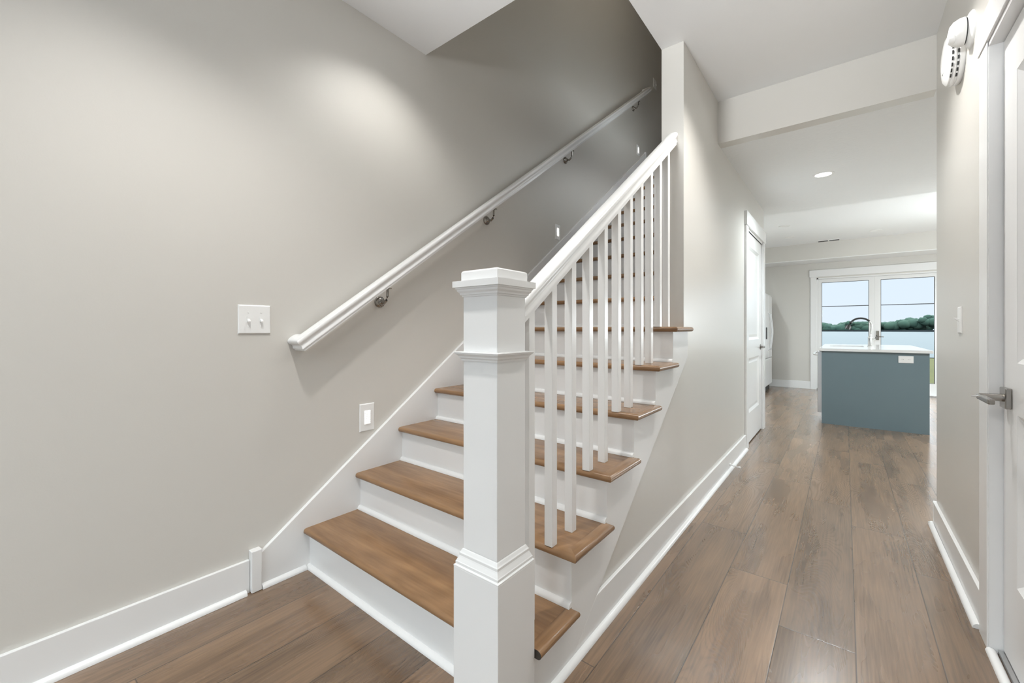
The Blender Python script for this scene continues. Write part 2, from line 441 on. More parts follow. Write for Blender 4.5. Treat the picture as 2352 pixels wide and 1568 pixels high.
bm = box(-1.95, 4.0, 9.216, YF, 2.366, 2.376)
struct('ceiling_soffit', bm, 'ceil', 'white underside of the soffit')
# upper landing
bm = box(XL, XI, nose(17) + 0.06, 7.5, 2.95, UP); struct('floor_upper', bm, 'floor')

# ------------------------------------------------------------------ base trim
BH, BT, SH = 0.14, 0.014, 0.019
def shoe_y(bm, xw, s, y0, y1): return prism(bm, qround(xw, 0.0005, SH, s), 'Y', y0, y1)
def shoe_x(bm, yw, s, x0, x1): return prism(bm, [(p[0], p[1]) for p in qround(yw, 0.0005, SH, s)], 'X', x0, x1)

b = struct('baseboard_left', box(XL, XL + BT + 0.002, -1.58, 0.715, 0, BH), 'trim', 'white baseboard along the left wall up to the stair skirt', bev=0.002)
obj('shoe_molding', shoe_y(bmesh.new(), XL + BT + 0.002, 1, -1.58, 0.700), 'trim', b, smooth=35)
slope = 0.7155
ybase = lambda z: 1.222 + z / slope
bm = prism(bmesh.new(), [(ybase(0), 0), (4.43, 0), (4.43, BH), (ybase(BH), BH)], 'X', XH, XST)
b = struct('baseboard_hall', bm, 'trim', 'white baseboard along the hall wall up to the closet door', bev=0.002)
obj('shoe_molding', shoe_y(bmesh.new(), XST, 1, 1.012, 4.44), 'trim', b, smooth=35)
bm = bmesh.new(); bx(bm, XR - BT, XR, 2.315, YH, 0, BH + 0.004); bx(bm, XR - BT, XR + 0.10, YH, YH + BT, 0, BH + 0.004)
b = struct('baseboard_right', bm, 'trim', 'white baseboard on the right wall wrapping its end', bev=0.002)
bm = shoe_y(bmesh.new(), XR - BT, -1, 2.325, YH + BT + SH)
shoe_x(bm, YH + BT, 1, XR - BT - SH, XR + 0.10)
obj('shoe_molding', bm, 'trim', b, smooth=35)
b = struct('baseboard_far', box(-1.95, DX0 - 0.09, YF - BT, YF, 0, BH), 'trim', 'white baseboard on the kitchen end wall', bev=0.002)
b = struct('baseboard_hall_end', box(XH, XST, 5.60, YE + BT, 0, BH), 'trim', bev=0.002)

# ------------------------------------------------------------------ staircase
stair = thing('staircase', 'straight staircase with brown wooden treads and white risers climbing along the left wall', 'staircase', (-1.36, Y1, 0))
ARC = [(0, 1.0)]
def nose_layers(zt):
    r = TH / 2; out = []
    for i in range(9):
        a = R(-90 + 22.5 * i)
        out.append((r * (1 - math.cos(a)) * 0.95, zt - r + r * math.sin(a)))
    return out
for k in range(1, NST + 1):
    zt = k * RISE; yn = nose(k); yr = rface(k + 1) + 0.012
    open_side = k <= 6
    lay = nose_layers(zt)
    if k == 1:
        rings = [[(XSK, yn + d, z), (-0.878, yn + d, z), (-0.878, 1.008, z), (-0.735, 1.008, z), (-0.735, yr, z), (XSK, yr, z)] for d, z in lay]
    elif open_side:
        rings = [[(XSK, yn + d, z), (-0.690 - d, yn + d, z), (-0.735, yn + 0.045, z), (-0.735, yr, z), (XSK, yr, z)] for d, z in lay]
    else:
        xe = XI - 0.002
        yb_ = yr if k < NST else yn + 0.09
        rings = [[(XSK, yn + d, z), (xe, yn + d, z), (xe, yb_, z), (XSK, yb_, z)] for d, z in lay]
    t = obj('tread', loft(bmesh.new(), rings), 'tread', stair, smooth=30)
    if open_side:
        ye = yn + 0.298
        if k == 1:
            rings = [[(-0.7355, 1.008, z), (-0.690 - d, 1.008, z), (-0.690 - d, ye - d, z), (-0.7355, ye - d, z)] for d, z in lay]
        else:
            rings = [[(-0.7355, yn + 0.0455, z), (-0.690 - d, yn + d, z), (-0.690 - d, ye - d, z), (-0.7355, ye - d, z)] for d, z in lay]
        ro = obj('return_nosing', loft(bmesh.new(), rings), 'return', t, smooth=30, mats=['return', 'grain_end'])
        if k == 1:
            for p in ro.data.polygons:
                if p.normal.y < -0.9: p.material_index = 1
    # riser with its small quarter round at the foot
    xr_ = XST - 0.014 if 2 <= k <= 6 else (-0.880 if k == 1 else XI - 0.002)
    ri = obj('riser', box(XSK, xr_, rface(k), rface(k) + 0.012, (k - 1) * RISE + (0 if k > 1 else 0.001), zt - TH), 'trim', stair)
    xs_ = XST if 2 <= k <= 6 else xr_
    bm = prism(bmesh.new(), [(p[0], p[1] + (k - 1) * RISE) for p in qround(rface(k), 0.0005, SH - 0.001, -1)], 'X', XSK, xs_)
    obj('shoe_molding', bm, 'trim', ri, smooth=35)
# open stringer (right)
pts = [(1.008, 0.0), (ybase(0), 0.0), (2.572, slope * (2.572 - 1.222)), (2.572, 6 * RISE - TH)]
for k in range(6, 1, -1):
    pts += [(rface(k), k * RISE - TH), (rface(k), (k - 1) * RISE - TH)]
pts += [(1.008, RISE - TH)]
obj('stringer', prism(bmesh.new(), pts, 'X', XH, XST), 'trim', stair)
# wall skirt (left)
zt0, ys0, ys1 = 0.153, 0.757, 5.262
zs = lambda y: zt0 + 0.7145 * (y - ys0)
obj('skirt_board', prism(bmesh.new(), [(ys0, 0), (1.30, 0), (ys1, zs(ys1) - 0.46), (ys1, zs(ys1)), (ys0, zt0)], 'X', XL, XSK), 'trim', stair, bev=0.002)
obj('skirt_block', box(XL, XL + 0.034, 0.716, 0.757, 0.001, 0.178), 'trim', stair, bev=0.003)
obj('skirt_end', box(XL, XL + 0.024, ys1, ys1 + 0.035, UP, zs(ys1) + 0.012), 'trim', stair, bev=0.002)
obj('skirt_shoe', shoe_y(bmesh.new(), XSK, 1, 0.759, rface(1) - SH), 'trim', stair, smooth=35)

# ------------------------------------------------------------------ stair railing: newel, balusters, rail
RC = -0.800
RCOS = math.cos(math.atan(0.7125))
rail_top = lambda y: 2.290 + 0.7125 * (y - YW)
RAIL = [(0, 0), (.014, -.001), (.024, -.004), (.029, -.010), (.030, -.016), (.0285, -.022), (.0245, -.028), (.0225, -.034), (.023, -.040), (.026, -.045),
        (.0275, -.049), (.0275, -.052), (.024, -.0535), (.024, -.063)]
RAILP = RAIL + [(-a, b) for a, b in RAIL[::-1] if a > 0]
rl = thing('stair_railing', 'white painted balustrade with square balusters on the open side of the stairs', 'railing', (RC, 0.92, 0))
NX, NY = -0.794, 0.922
nw = bpy.data.objects.new('newel_post', None)
COL.objects.link(nw); nw.parent = rl; nw.location = Vector((NX, NY, 0)) - rl.location; nw.empty_display_size = 0.05
obj('plinth', square_stack(bmesh.new(), NX, NY, [(.083, 0), (.083, .452)]), 'trim', nw, bev=0.0015)
obj('plinth_molding', square_stack(bmesh.new(), NX, NY, [(.083, .452), (.083, .456), (.079, .459), (.079, .466), (.0775, .468), (.073, .478), (.0715, .482), (.0715, .489), (.069, .492), (.0655, .499), (.0635, .501)]), 'trim', nw)
obj('shaft', square_stack(bmesh.new(), NX, NY, [(.0633, .501), (.0633, 1.242)]), 'trim', nw, bev=0.0015)
obj('collar_molding', square_stack(bmesh.new(), NX, NY, [(.0635, 1.037), (.067, 1.037), (.068, 1.042), (.072, 1.046), (.073, 1.050), (.078, 1.055), (.080, 1.056), (.082, 1.061), (.081, 1.063), (.0635, 1.0635)]), 'trim', nw)
cp = obj('cap', square_stack(bmesh.new(), NX, NY, [(.0635, 1.218), (.066, 1.219), (.067, 1.223), (.070, 1.224), (.071, 1.229), (.076, 1.234), (.077, 1.239), (.080, 1.241), (.080, 1.244),
        (.0855, 1.245), (.0855, 1.2625), (.0675, 1.2625)]), 'trim', nw)
obj('cap_block', square_stack(bmesh.new(), NX, NY, [(.0675, 1.2625), (.0675, 1.286), (.0668, 1.289), (.065, 1.2915), (.062, 1.293)]), 'trim', nw, smooth=30)
bm = bmesh.new()
ya, yb_ = NY + 0.0635, YW
loft(bm, [[(RC + a, y, rail_top(y) + b / RCOS) for a, b in RAILP] for y in (ya, yb_)])
obj('handrail', bm, 'trim', rl, smooth=50)
BW = 0.016
for i in range(11):
    yc = 1.2275 + 0.1335 * (i - 1)
    k = 1 if i == 0 else 2 + (i - 1) // 2
    z0 = k * RISE
    ztop = lambda y: rail_top(y) - 0.074
    bm = bmesh.new()
    lo = [(RC - BW, yc - BW, z0), (RC + BW, yc - BW, z0), (RC + BW, yc + BW, z0), (RC - BW, yc + BW, z0)]
    hi = [(p[0], p[1], ztop(p[1])) for p in lo]
    loft(bm, [lo, hi])
    obj('baluster', bm, 'trim', rl, bev=0.0015)

# ------------------------------------------------------------------ wall handrail
WX = -1.942
wz0, wy0, wy1 = 1.094, 0.894, 5.205
wtop = lambda y: wz0 + 0.7125 * (y - wy0)
hr = thing('wall_handrail', 'long white handrail on metal brackets fixed to the left stair wall', 'handrail', (WX, wy0, 1.0))
RD = Vector((0, RCOS, 0.7125 * RCOS)); RU = Vector((0, -0.7125 * RCOS, RCOS)); RX = Vector((1, 0, 0))
A_, B_ = Vector((WX, wy0, wz0)), Vector((WX, wy1, wtop(wy1)))
rings = [[Vector((XL + .001, A_.y, A_.z)) - RD * a + RU * b for a, b in RAILP], [A_ + (RX - RD) * a + RU * b for a, b in RAILP],
         [B_ + (RX + RD) * a + RU * b for a, b in RAILP], [Vector((XL + .001, B_.y, B_.z)) + RD * a + RU * b for a, b in RAILP]]
obj('rail', loft(bmesh.new(), rings), 'trim', hr, smooth=50)
for yb0, zb0 in ((1.365, 1.285), (2.245, 1.918), (3.325, 2.690), (4.898, 3.810)):
    zr = wtop(yb0) - 0.078
    bk = bpy.data.objects.new('bracket', None); COL.objects.link(bk); bk.parent = hr
    zb = zr - 0.075
    bk.location = Vector((XL, yb0, zb)) - hr.location; bk.empty_display_size = 0.03
    obj('wall_rose', lathe(bmesh.new(), [(.031, 0), (.031, .006), (.028, .010), (.018, .013), (.014, .024), (.010, .028), (0, .030)], to_x(XL, yb0, zb)), 'nickel', bk, smooth=40)
    pts = [(XL + .024, yb0, zb), (XL + .045, yb0, zb - .006), (XL + .060, yb0 + .002, zb + .006), (XL + .068, yb0 + .004, zb + .028), (WX, yb0 + .004, zr - .004)]
    bm = tube(bmesh.new(), pts, [.009, .008, .0075, .007, .007], 10)
    bx(bm, WX - .014, WX + .014, yb0 - .012, yb0 + .020, zr - .006, zr)
    obj('arm', bm, 'nickel', bk, smooth=40)

# ------------------------------------------------------------------ switches and step lights
def plate_left(name, label, cat, y, z, wd, ht, group=None):
    t = thing(name, label, cat, (XL, y, z - ht / 2), group)
    rings = [[(XL + x, y - wd / 2 + d, z - ht / 2 + d), (XL + x, y + wd / 2 - d, z - ht / 2 + d), (XL + x, y + wd / 2 - d, z + ht / 2 - d), (XL + x, y - wd / 2 + d, z + ht / 2 - d)]
             for x, d in ((0, 0), (.003, 0), (.006, .0035), (.0062, .006))]
    obj('cover_plate', loft(bmesh.new(), rings), 'plate', t)
    return t
def toggles(t, y, z, offs):
    for dy in offs:
        yy = y + dy
        obj('toggle_collar', box(XL + .006, XL + .0075, yy - .006, yy + .006, z - .0125, z + .0125), 'plate', t)
        bm = prism(bmesh.new(), [(XL + .006, z + .004), (XL + .020, z - .006), (XL + .020, z - .013), (XL + .006, z - .006)], 'Y', yy - .0045, yy + .0045)
        obj('toggle', bm, 'plate', t, bev=0.001)
        for dz in (.030, -.030):
            obj('screw', lathe(bmesh.new(), [(.0032, 0), (.003, .001), (0, .0014)], to_x(XL + .0062, yy, z + dz), 12), 'plate', t, smooth=40)
sw = plate_left('light_switch', 'white double toggle switch plate on the left wall before the handrail', 'light switch', 0.738, 1.169, 0.128, 0.124)
toggles(sw, 0.738, 1.169, (-.025, .025))
sw = plate_left('light_switch', 'white switch plate high on the dim stair wall above the end of the handrail', 'light switch', 5.64, 4.43, 0.118, 0.118)
toggles(sw, 5.64, 4.43, (-.023, .023))
for i, (y, z, wd_, ht_, lab) in enumerate(((1.286, 0.656, .088, .146, 'lit step light low on the left wall beside the bottom steps'),
                                 (3.195, 1.992, .080, .134, 'lit step light halfway up the stair wall, just above the skirt board'),
                                 (5.060, 3.345, .080, .120, 'small lit step light at the top of the dim stair wall'))):
    t = plate_left('step_light', lab, 'step light', y, z, wd_, ht_, 'step lights along the stair wall')
    lens = obj('lens', box(XL + .006, XL + .0075, y - .017, y + .017, z - .036, z + .036), 'step_on', t, label='glowing white lens')
    bm = bmesh.new()
    for q in range(8):
        zz = z - .034 + q * .0092
        prism(bm, [(XL + .0075, zz), (XL + .0075, zz + .003), (XL + .0125, zz + .0006), (XL + .0125, zz)], 'Y', y - .0175, y + .0175)
    obj('louvre', bm, 'plate', lens)
# single switch on the right wall
ys, zsw = 2.742, 1.168
t = thing('light_switch', 'white single toggle switch on the right wall beside the door', 'light switch', (XR, ys, zsw - .06))
rings = [[(XR - x, ys - .037 + d, zsw - .060 + d), (XR - x, ys + .037 - d, zsw - .060 + d), (XR - x, ys + .037 - d, zsw + .060 - d), (XR - x, ys - .037 + d, zsw + .060 - d)] for x, d in ((0, 0), (.003, 0), (.006, .004), (.0062, .006))]
obj('cover_plate', loft(bmesh.new(), rings), 'plate', t)
obj('toggle', prism(bmesh.new(), [(XR - .006, zsw + .006), (XR - .022, zsw + .013), (XR - .022, zsw + .006), (XR - .006, zsw - .006)], 'Y', ys - .0045, ys + .0045), 'plate', t, bev=0.001)

# ------------------------------------------------------------------ alarms on the right wall
AY, AZ, AR = 2.735, 2.348, 0.112
t = thing('smoke_alarm', 'larger round white alarm with two rows of dark vents, lower on the right wall', 'smoke alarm', (XR, AY, AZ - AR), None)
obj('housing', lathe(bmesh.new(), [(AR - .006, 0), (AR - .002, .004), (AR, .010), (AR, .018), (AR - .004, .020), (AR - .004, .026), (AR - .001, .028), (AR - .001, .034), (AR - .006, .037), (AR - .007, .044), (AR - .020, .053), (AR - .050, .058), (0, .060)], to_x(XR, AY, AZ, -1), 48), 'plate', t, smooth=35)
bm = bmesh.new()
for row, (xo, rr) in enumerate(((.023, AR - .003), (.0405, AR - .0055))):
    for q in range(11):
        a = R(110 + 13 * q)
        c = Vector((XR - xo, AY + rr * math.cos(a), AZ + rr * math.sin(a)))
        d = Vector((0, -math.sin(a), math.cos(a))); n_ = Vector((0, math.cos(a), math.sin(a)))
        vs = []
        for sx, sd, sn in [(i, j, k_) for i in (-1, 1) for j in (-1, 1) for k_ in (-1, 1)]:
            vs.append(bm.verts.new(c + Vector((sx * .0022, 0, 0)) + d * sd * .0075 + n_ * sn * .003))
        for f in ((0, 1, 3, 2), (4, 6, 7, 5), (0, 4, 5, 1), (2, 3, 7, 6), (0, 2, 6, 4), (1, 5, 7, 3)): bm.faces.new([vs[i] for i in f])
obj('vent_slots', bm, 'slot', t, label='two curved rows of dark vent slots')
obj('test_button', lathe(bmesh.new(), [(.02, 0), (.02, .003), (.017, .005), (0, .005)], to_x(XR - .057, AY, AZ - .04, -1), 24), 'plate', t, smooth=40)
BY, BZ, BR = 2.530, 2.360, 0.072
t = thing('smoke_alarm', 'smaller domed white alarm on a round base, upper on the right wall', 'smoke alarm', (XR, BY, BZ - BR))
obj('base_plate', lathe(bmesh.new(), [(BR, 0), (BR, .004), (BR - .004, .009), (BR - .016, .015), (BR - .020, .018)], to_x(XR, BY, BZ, -1), 40), 'plate', t, smooth=40)
obj('vent_ring', lathe(bmesh.new(), [(BR - .022, .017), (BR - .022, .023), (0, .023)], to_x(XR, BY, BZ, -1), 40), 'slot', t, smooth=40, label='dark ring gap')
obj('dome', lathe(bmesh.new(), [(BR - .018, .022), (BR - .017, .026), (BR - .019, .040), (BR - .027, .056), (BR - .040, .066), (0, .069)], to_x(XR, BY, BZ, -1), 40), 'plate', t, smooth=40)
obj('sensor_button', lathe(bmesh.new(), [(.026, .052), (.026, .066), (.022, .072), (0, .073)], to_x(XR, BY - .014, BZ - .018, -1), 28), 'plate', t, smooth=40)

# ------------------------------------------------------------------ panel doors
def panel_slab(parent, face, back, y0, y1, z0, z1, panels, s):
    """two-panel slab in a wall x=const; s = +1 when the seen face looks to +x"""
    bm = bmesh.new()
    lo, hi = min(face, back), max(face, back)
    pa, pb = panels[0][0], panels[0][1]
    bx(bm, lo, hi, y0, pa, z0, z1); bx(bm, lo, hi, pb, y1, z0, z1)
    zz = sorted([(p[2], p[3]) for p in panels]); cur = z0
    for a, b_ in zz:
        bx(bm, lo, hi, pa, pb, cur, a); cur = b_
    bx(bm, lo, hi, pa, pb, cur, z1)
    slab = obj('door_slab', bm, 'trim', parent)
    dep, bw = 0.015, 0.024
    for ya_, yb__, za, zb_ in panels:
        rings = [[(face - s * d, ya_ + q, za + q), (face - s * d, yb__ - q, za + q), (face - s * d, yb__ - q, zb_ - q), (face - s * d, ya_ + q, zb_ - q)] for d, q in ((0.0005, 0), (0.003, .004), (dep, bw), (dep, bw + .004), (dep - .0045, bw + .03))]
        bm = loft(bmesh.new(), rings, cap=False)
        bm.verts.ensure_lookup_table()
        bm.faces.new(bm.verts[-4:])
        obj('panel', bm, 'trim', slab)
    return slab

# closet door in the hall wall
d = struct_root('door_2', (XH, 5.0, 0), 'white two-panel closet door in the hall wall, far end')
CT = 0.018
bm = bmesh.new()
bx(bm, XH, XH + CT, 4.435, 4.545, 0, 2.105); bx(bm, XH, XH + CT, 5.485, 5.600, 0, 2.105)
obj('casing', bm, 'trim', d, bev=0.002)
obj('head_casing', box(XH, XH + CT + .006, 4.425, 5.610, 2.105, 2.235), 'trim', d, bev=0.002)
bm = bmesh.new()
bx(bm, XI, XH + .006, 4.545, 4.560, 0, 2.10); bx(bm, XI, XH + .006, 5.470, 5.485, 0, 2.10); bx(bm, XI, XH + .006, 4.545, 5.485, 2.085, 2.105)
obj('door_jamb', bm, 'trim', d)
panel_slab(d, XH - .006, XH - .041, 4.563, 5.467, .012, 2.082, [(4.70, 5.33, .30, .84), (4.70, 5.33, 1.02, 1.95)], 1)
hd = obj('door_handle', lathe(bmesh.new(), [(.030, 0), (.030, .006), (.014, .010), (.012, .045), (0, .046)], to_x(XH - .006, 5.405, .93), 24), 'nickel', d, smooth=40)
obj('lever', tube(bmesh.new(), [(XH + .034, 5.405, .93), (XH + .036, 5.36, .93), (XH + .034, 5.30, .928)], [.009, .008, .007], 10), 'nickel', hd, smooth=40)
bm = bmesh.new()
for zc in (.25, 1.05, 1.85): tube(bm, [(XH + .001, 4.561, zc - .045), (XH + .001, 4.561, zc + .045)], .006, 10)
obj('hinge', bm, 'nickel', d, smooth=40)

# door on the right
d = struct_root('door_1', (XR, 1.8, 0), 'white two-panel door at the right edge, closed')
bm = bmesh.new()
bx(bm, XR - CT, XR, D1B, D1B + .110, 0, D1T + .012); bx(bm, XR - CT, XR, D1A - .110, D1A, 0, D1T + .012)
obj('casing', bm, 'trim', d, bev=0.002)
obj('head_casing', box(XR - CT - .004, XR, D1A - .12, D1B + .115, D1T + .0125, D1T + .13), 'trim', d, bev=0.002)
FX = XR + .020
bm = bmesh.new()
bx(bm, XR - CT + .004, XR + .12, D1B - .006, D1B + .008, 0, D1T + .010); bx(bm, XR - CT + .004, XR + .12, D1A - .008, D1A + .006, 0, D1T + .010); bx(bm, XR - CT + .004, XR + .12, D1A, D1B, D1T - .006, D1T + .010)
obj('door_jamb', bm, 'trim', d)
slab = panel_slab(d, FX, FX + .04, D1A + .009, D1B - .009, .020, D1T - .010, [(D1A + .15, D1B - .150, .30, .852), (D1A + .15, D1B - .150, 1.018, 1.955)], -1)
hy, hz = D1B - .072, .897
rose = obj('door_handle', box(FX - .016, FX, hy - .033, hy + .033, hz - .034, hz + .034), 'nickel', d, bev=0.003, label='satin nickel lever on a square plate')
obj('neck', lathe(bmesh.new(), [(.013, 0), (.012, .02), (.011, .054), (0, .056)], to_x(FX - .014, hy, hz, -1), 20), 'nickel', rose, smooth=40)
obj('lever', box(FX - .074, FX - .057, hy - .140, hy + .012, hz - .010, hz + .008), 'nickel', rose, bev=0.004)
obj('privacy_pin', lathe(bmesh.new(), [(.0035, 0), (.003, .014), (0, .016)], to_x(FX - .073, hy, hz, -1), 12), 'chrome', rose, smooth=40)
bm = prism(bmesh.new(), [(FX - .030 + .014 * math.cos(R(a)), .001 + .014 * max(0, math.sin(R(a)))) for a in range(0, 181, 20)], 'Y', D1A + .01, D1B - .008)
obj('threshold', bm, 'trim', d, smooth=35)
obj('sweep_strip', box(FX - .014, FX + .03, D1A + .01, D1B - .010, .001, .016), 'steel', d)

# spring door stop on the hall baseboard
t = thing('door_stop', 'small white spring door stop sticking out of the hall baseboard', 'door stop', (XST, 3.72, .03))
pts = [(XST + .002 + .062 * i / 60, 3.72 + .006 * math.cos(i * .9), .047 - .012 * i / 60 + .006 * math.sin(i * .9)) for i in range(61)]
obj('spring', tube(bmesh.new(), pts, .0015, 6), 'plate', t, smooth=60)
obj('base', lathe(bmesh.new(), [(.011, 0), (.010, .005), (0, .006)], to_x(XST, 3.72, .047), 16), 'plate', t, smooth=40)
obj('tip', lathe(bmesh.new(), [(.008, 0), (.009, .010), (.006, .014), (0, .015)], to_x(XST + .063, 3.72, .035), 16), 'plate', t, smooth=40)

# ------------------------------------------------------------------ ceiling fixtures
def can_light(x, y, z, lab, lit=True, r=0.078):
    t = thing('recessed_light', lab, 'recessed light', (x, y, z - .01))
    obj('trim_ring', lathe(bmesh.new(), [(r, 0), (r, .003), (r - .008, .006), (r - .016, .005), (r - .018, .001)], down(x, y, z), 36), 'plate', t, smooth=40)
    obj('lens', lathe(bmesh.new(), [(r - .018, .001), (r - .018, .003), (0, .0032)], down(x, y, z), 36), 'lens_on' if lit else 'plate', t, smooth=40)
    return t
for x, y, z, wt, cone, lab in DOWNLIGHTS: can_light(x, y, z, lab)
can_light(-.705, 7.43, KIT_Z, 'faint round ceiling fixture in the kitchen ceiling, nearest the hall wall', lit=False)
can_light(-.717, 8.40, KIT_Z, 'faint round ceiling fixture in the kitchen ceiling, nearer the glass doors', lit=False)
can_light(.379, 8.65, KIT_Z, 'faint round ceiling fixture in the kitchen ceiling above the island, right', lit=False)
t = thing('ceiling_vent', 'thin grey air register in the kitchen ceiling by the soffit', 'vent', (-.22, 9.08, KIT_Z - .012))
obj('frame', box(-.38, -.06, 9.03, 9.13, KIT_Z - .008, KIT_Z), 'plate', t, bev=.002)
bm = bmesh.new()
for x0, x1 in ((-.365, -.23), (-.21, -.075)):
    for q in range(4): bx(bm, x0, x1, 9.04 + q * .022, 9.052 + q * .022, KIT_Z - .010, KIT_Z - .008)
obj('louvre', bm, 'slot', t)

# ------------------------------------------------------------------ kitchen island and what stands on it
IX0, IX1, IY0, IY1 = -.219, .708, 6.272, 8.20
t = thing('kitchen_island', 'blue-grey kitchen island seen from its plain end panel', 'kitchen island', (.245, 7.2, 0))
obj('end_panel', box(IX0, IX1, IY0, IY0 + .02, 0, .868), 'island', t)
bm = bmesh.new(); bx(bm, IX0 + .02, IX1, IY0 + .02, IY0 + .085, .0, .868); bx(bm, IX0 + .07, IX1, IY0 + .085, 6.975, 0, .10); bx(bm, IX0 + .60, IX1, IY0 + .085, 6.975, .10, .868); bx(bm, IX0 + .02, IX1, 6.975, IY1, 0, .66)
obj('cabinet_body', bm, 'island', t)
bm = bmesh.new(); bx(bm, IX0 - .002, IX0 + .018, 6.985, 7.58, .12, .85); bx(bm, IX0 - .002, IX0 + .018, 7.59, 8.18, .12, .85)
obj('cabinet_door', bm, 'island', t, bev=.002)
t = thing('outlet', 'white double wall outlet on the blue island end panel', 'outlet', (.5225, IY0, .755))
obj('cover_plate', box(.4615, .5835, IY0 - .006, IY0, .758, .834), 'plate', t, bev=.002)
for xc in (.497, .548):
    bm = bmesh.new()
    pts = [(xc + .017 * math.cos(R(a_)), .796 + .013 * math.sin(R(a_))) for a_ in range(0, 360, 30)]
    prism(bm, pts, 'Y', IY0 - .0075, IY0 - .006)
    so = obj('socket', bm, 'plate', t)
    for dx in (-.006, .006): obj('slot', box(xc + dx - .001, xc + dx + .001, IY0 - .0082, IY0 - .0074, .794, .802), 'slot', so)
# worktop with the sink cut out
SX0, SX1, SY0, SY1 = -.165, .195, 6.98, 7.62
CX0, CX1, CY0, CY1, CZ0, CZ1 = -.245, .735, 6.250, 8.23, .869, .899
bm = bmesh.new()
bx(bm, CX0, CX1, CY0, SY0, CZ0, CZ1); bx(bm, CX0, CX1, SY1, CY1, CZ0, CZ1); bx(bm, CX0, SX0, SY0, SY1, CZ0, CZ1); bx(bm, SX1, CX1, SY0, SY1, CZ0, CZ1)
tag(obj('countertop', bm, 'counter'), 'glossy white countertop lying on the blue kitchen island', 'countertop')
bm = bmesh.new(); bx(bm, SX0 - .01, SX1 + .01, SY0 - .01, SY1 + .01, .67, .68)
bx(bm, SX0 - .01, SX0, SY0 - .01, SY1 + .01, .68, CZ0 - .001); bx(bm, SX1, SX1 + .01, SY0 - .01, SY1 + .01, .68, CZ0 - .001); bx(bm, SX0, SX1, SY0 - .01, SY0, .68, CZ0 - .001); bx(bm, SX0, SX1, SY1, SY1 + .01, .68, CZ0 - .001)
tag(obj('kitchen_sink', bm, 'steel'), 'dark slit of the sink set into the white island countertop', 'sink')
FXc, FY = .262, 7.30
t = thing('kitchen_faucet', 'arched metal faucet with a black spray head on the island countertop', 'faucet', (FXc, FY, CZ1))
obj('body', lathe(bmesh.new(), [(.030, 0), (.030, .008), (.024, .014), (.022, .10), (.024, .105), (.024, .12), (.016, .135), (.013, .16), (0, .16)], Matrix.Translation((FXc, FY, CZ1)), 24), 'chrome', t, smooth=40)
pts = [(FXc, FY, CZ1 + .15), (FXc + .012, FY, CZ1 + .24)]
for i in range(15):
    a = R(-6 + 150 * i / 14); pts.append((FXc - .098 + .112 * math.cos(a), FY, CZ1 + .275 + .100 * math.sin(a)))
sp_ = obj('spout', tube(bmesh.new(), pts, .0105, 12), 'chrome', t, smooth=50)
ex, ez = pts[-1][0], pts[-1][2]
pts2 = [pts[-1], (ex - .012, FY, ez - .02), (ex - .030, FY, ez - .06), (ex - .048, FY, ez - .105)]
obj('spray_head', tube(bmesh.new(), pts2, [.0125, .020, .030, .034], 16), 'dark', t, smooth=50, label='black spray head')
obj('spout_sleeve', tube(bmesh.new(), pts[6:], .0120, 12), 'dark', t, smooth=50, label='black upper arch of the spout')
obj('handle', tube(bmesh.new(), [(FXc + .02, FY, CZ1 + .09), (FXc + .05, FY, CZ1 + .10), (FXc + .065, FY, CZ1 + .15)], [.012, .009, .006], 10), 'chrome', t, smooth=50)
# dishwasher in the island's left side
t = thing('dishwasher', 'stainless dishwasher in the left side of the blue island', 'dishwasher', (-.0, 6.66, .10))
obj('tub', box(IX0 + .02, IX0 + .58, 6.37, 6.96, .105, .860), 'steel', t)
obj('front_panel', box(-.264, IX0 + .018, 6.366, 6.964, .115, .862), 'steel', t, bev=.004)
bm = tube(bmesh.new(), [(-.264, 6.40, .815), (-.300, 6.40, .820), (-.303, 6.44, .822), (-.303, 6.89, .822), (-.300, 6.93, .820), (-.264, 6.93, .815)], .011, 10)
obj('bar_handle', bm, 'appl', t, smooth=50)

# refrigerator
t = thing('refrigerator', 'tall white refrigerator at the far end of the kitchen beside the hall wall', 'refrigerator', (-1.5, 9.03, 0))
obj('cabinet', box(-1.90, -1.165, 8.56, 9.44, .04, 1.75), 'appl', t, bev=.01)
for y0, y1, hy_ in ((8.56, 8.996, 8.93), (9.004, 9.44, 9.07)):
    dr = obj('door', box(-1.16, -1.10, y0, y1, .60, 1.75), 'appl', t, bev=.012)
    pts = [(-1.10, hy_, .74), (-1.07, hy_, .76)] + [(-1.075 + .032 * math.sin(math.pi * i / 12), hy_, .78 + .60 * i / 12) for i in range(13)] + [(-1.07, hy_, 1.40), (-1.10, hy_, 1.42)]
    obj('door_handle', tube(bmesh.new(), pts, .010, 10), 'appl', dr, smooth=50)
    if y0 < 8.9:
        obj('water_dispenser', box(-1.10, -1.096, 8.66, 8.78, .95, 1.16), 'slot', dr, label='dark water dispenser recess')
dw_ = obj('freezer_drawer', box(-1.16, -1.10, 8.56, 9.44, .10, .592), 'appl', t, bev=.012)
obj('hinge_cover', box(-1.17, -1.12, 8.60, 9.40, 1.752, 1.775), 'appl', t, bev=.004)
obj('kick_plate', box(-1.20, -1.14, 8.58, 9.42, 0.0, .09), 'slot', t)
bm = bmesh.new()
for yy in (8.60, 9.40): bx(bm, -1.185, -1.145, yy - .02, yy + .02, 0, .1)

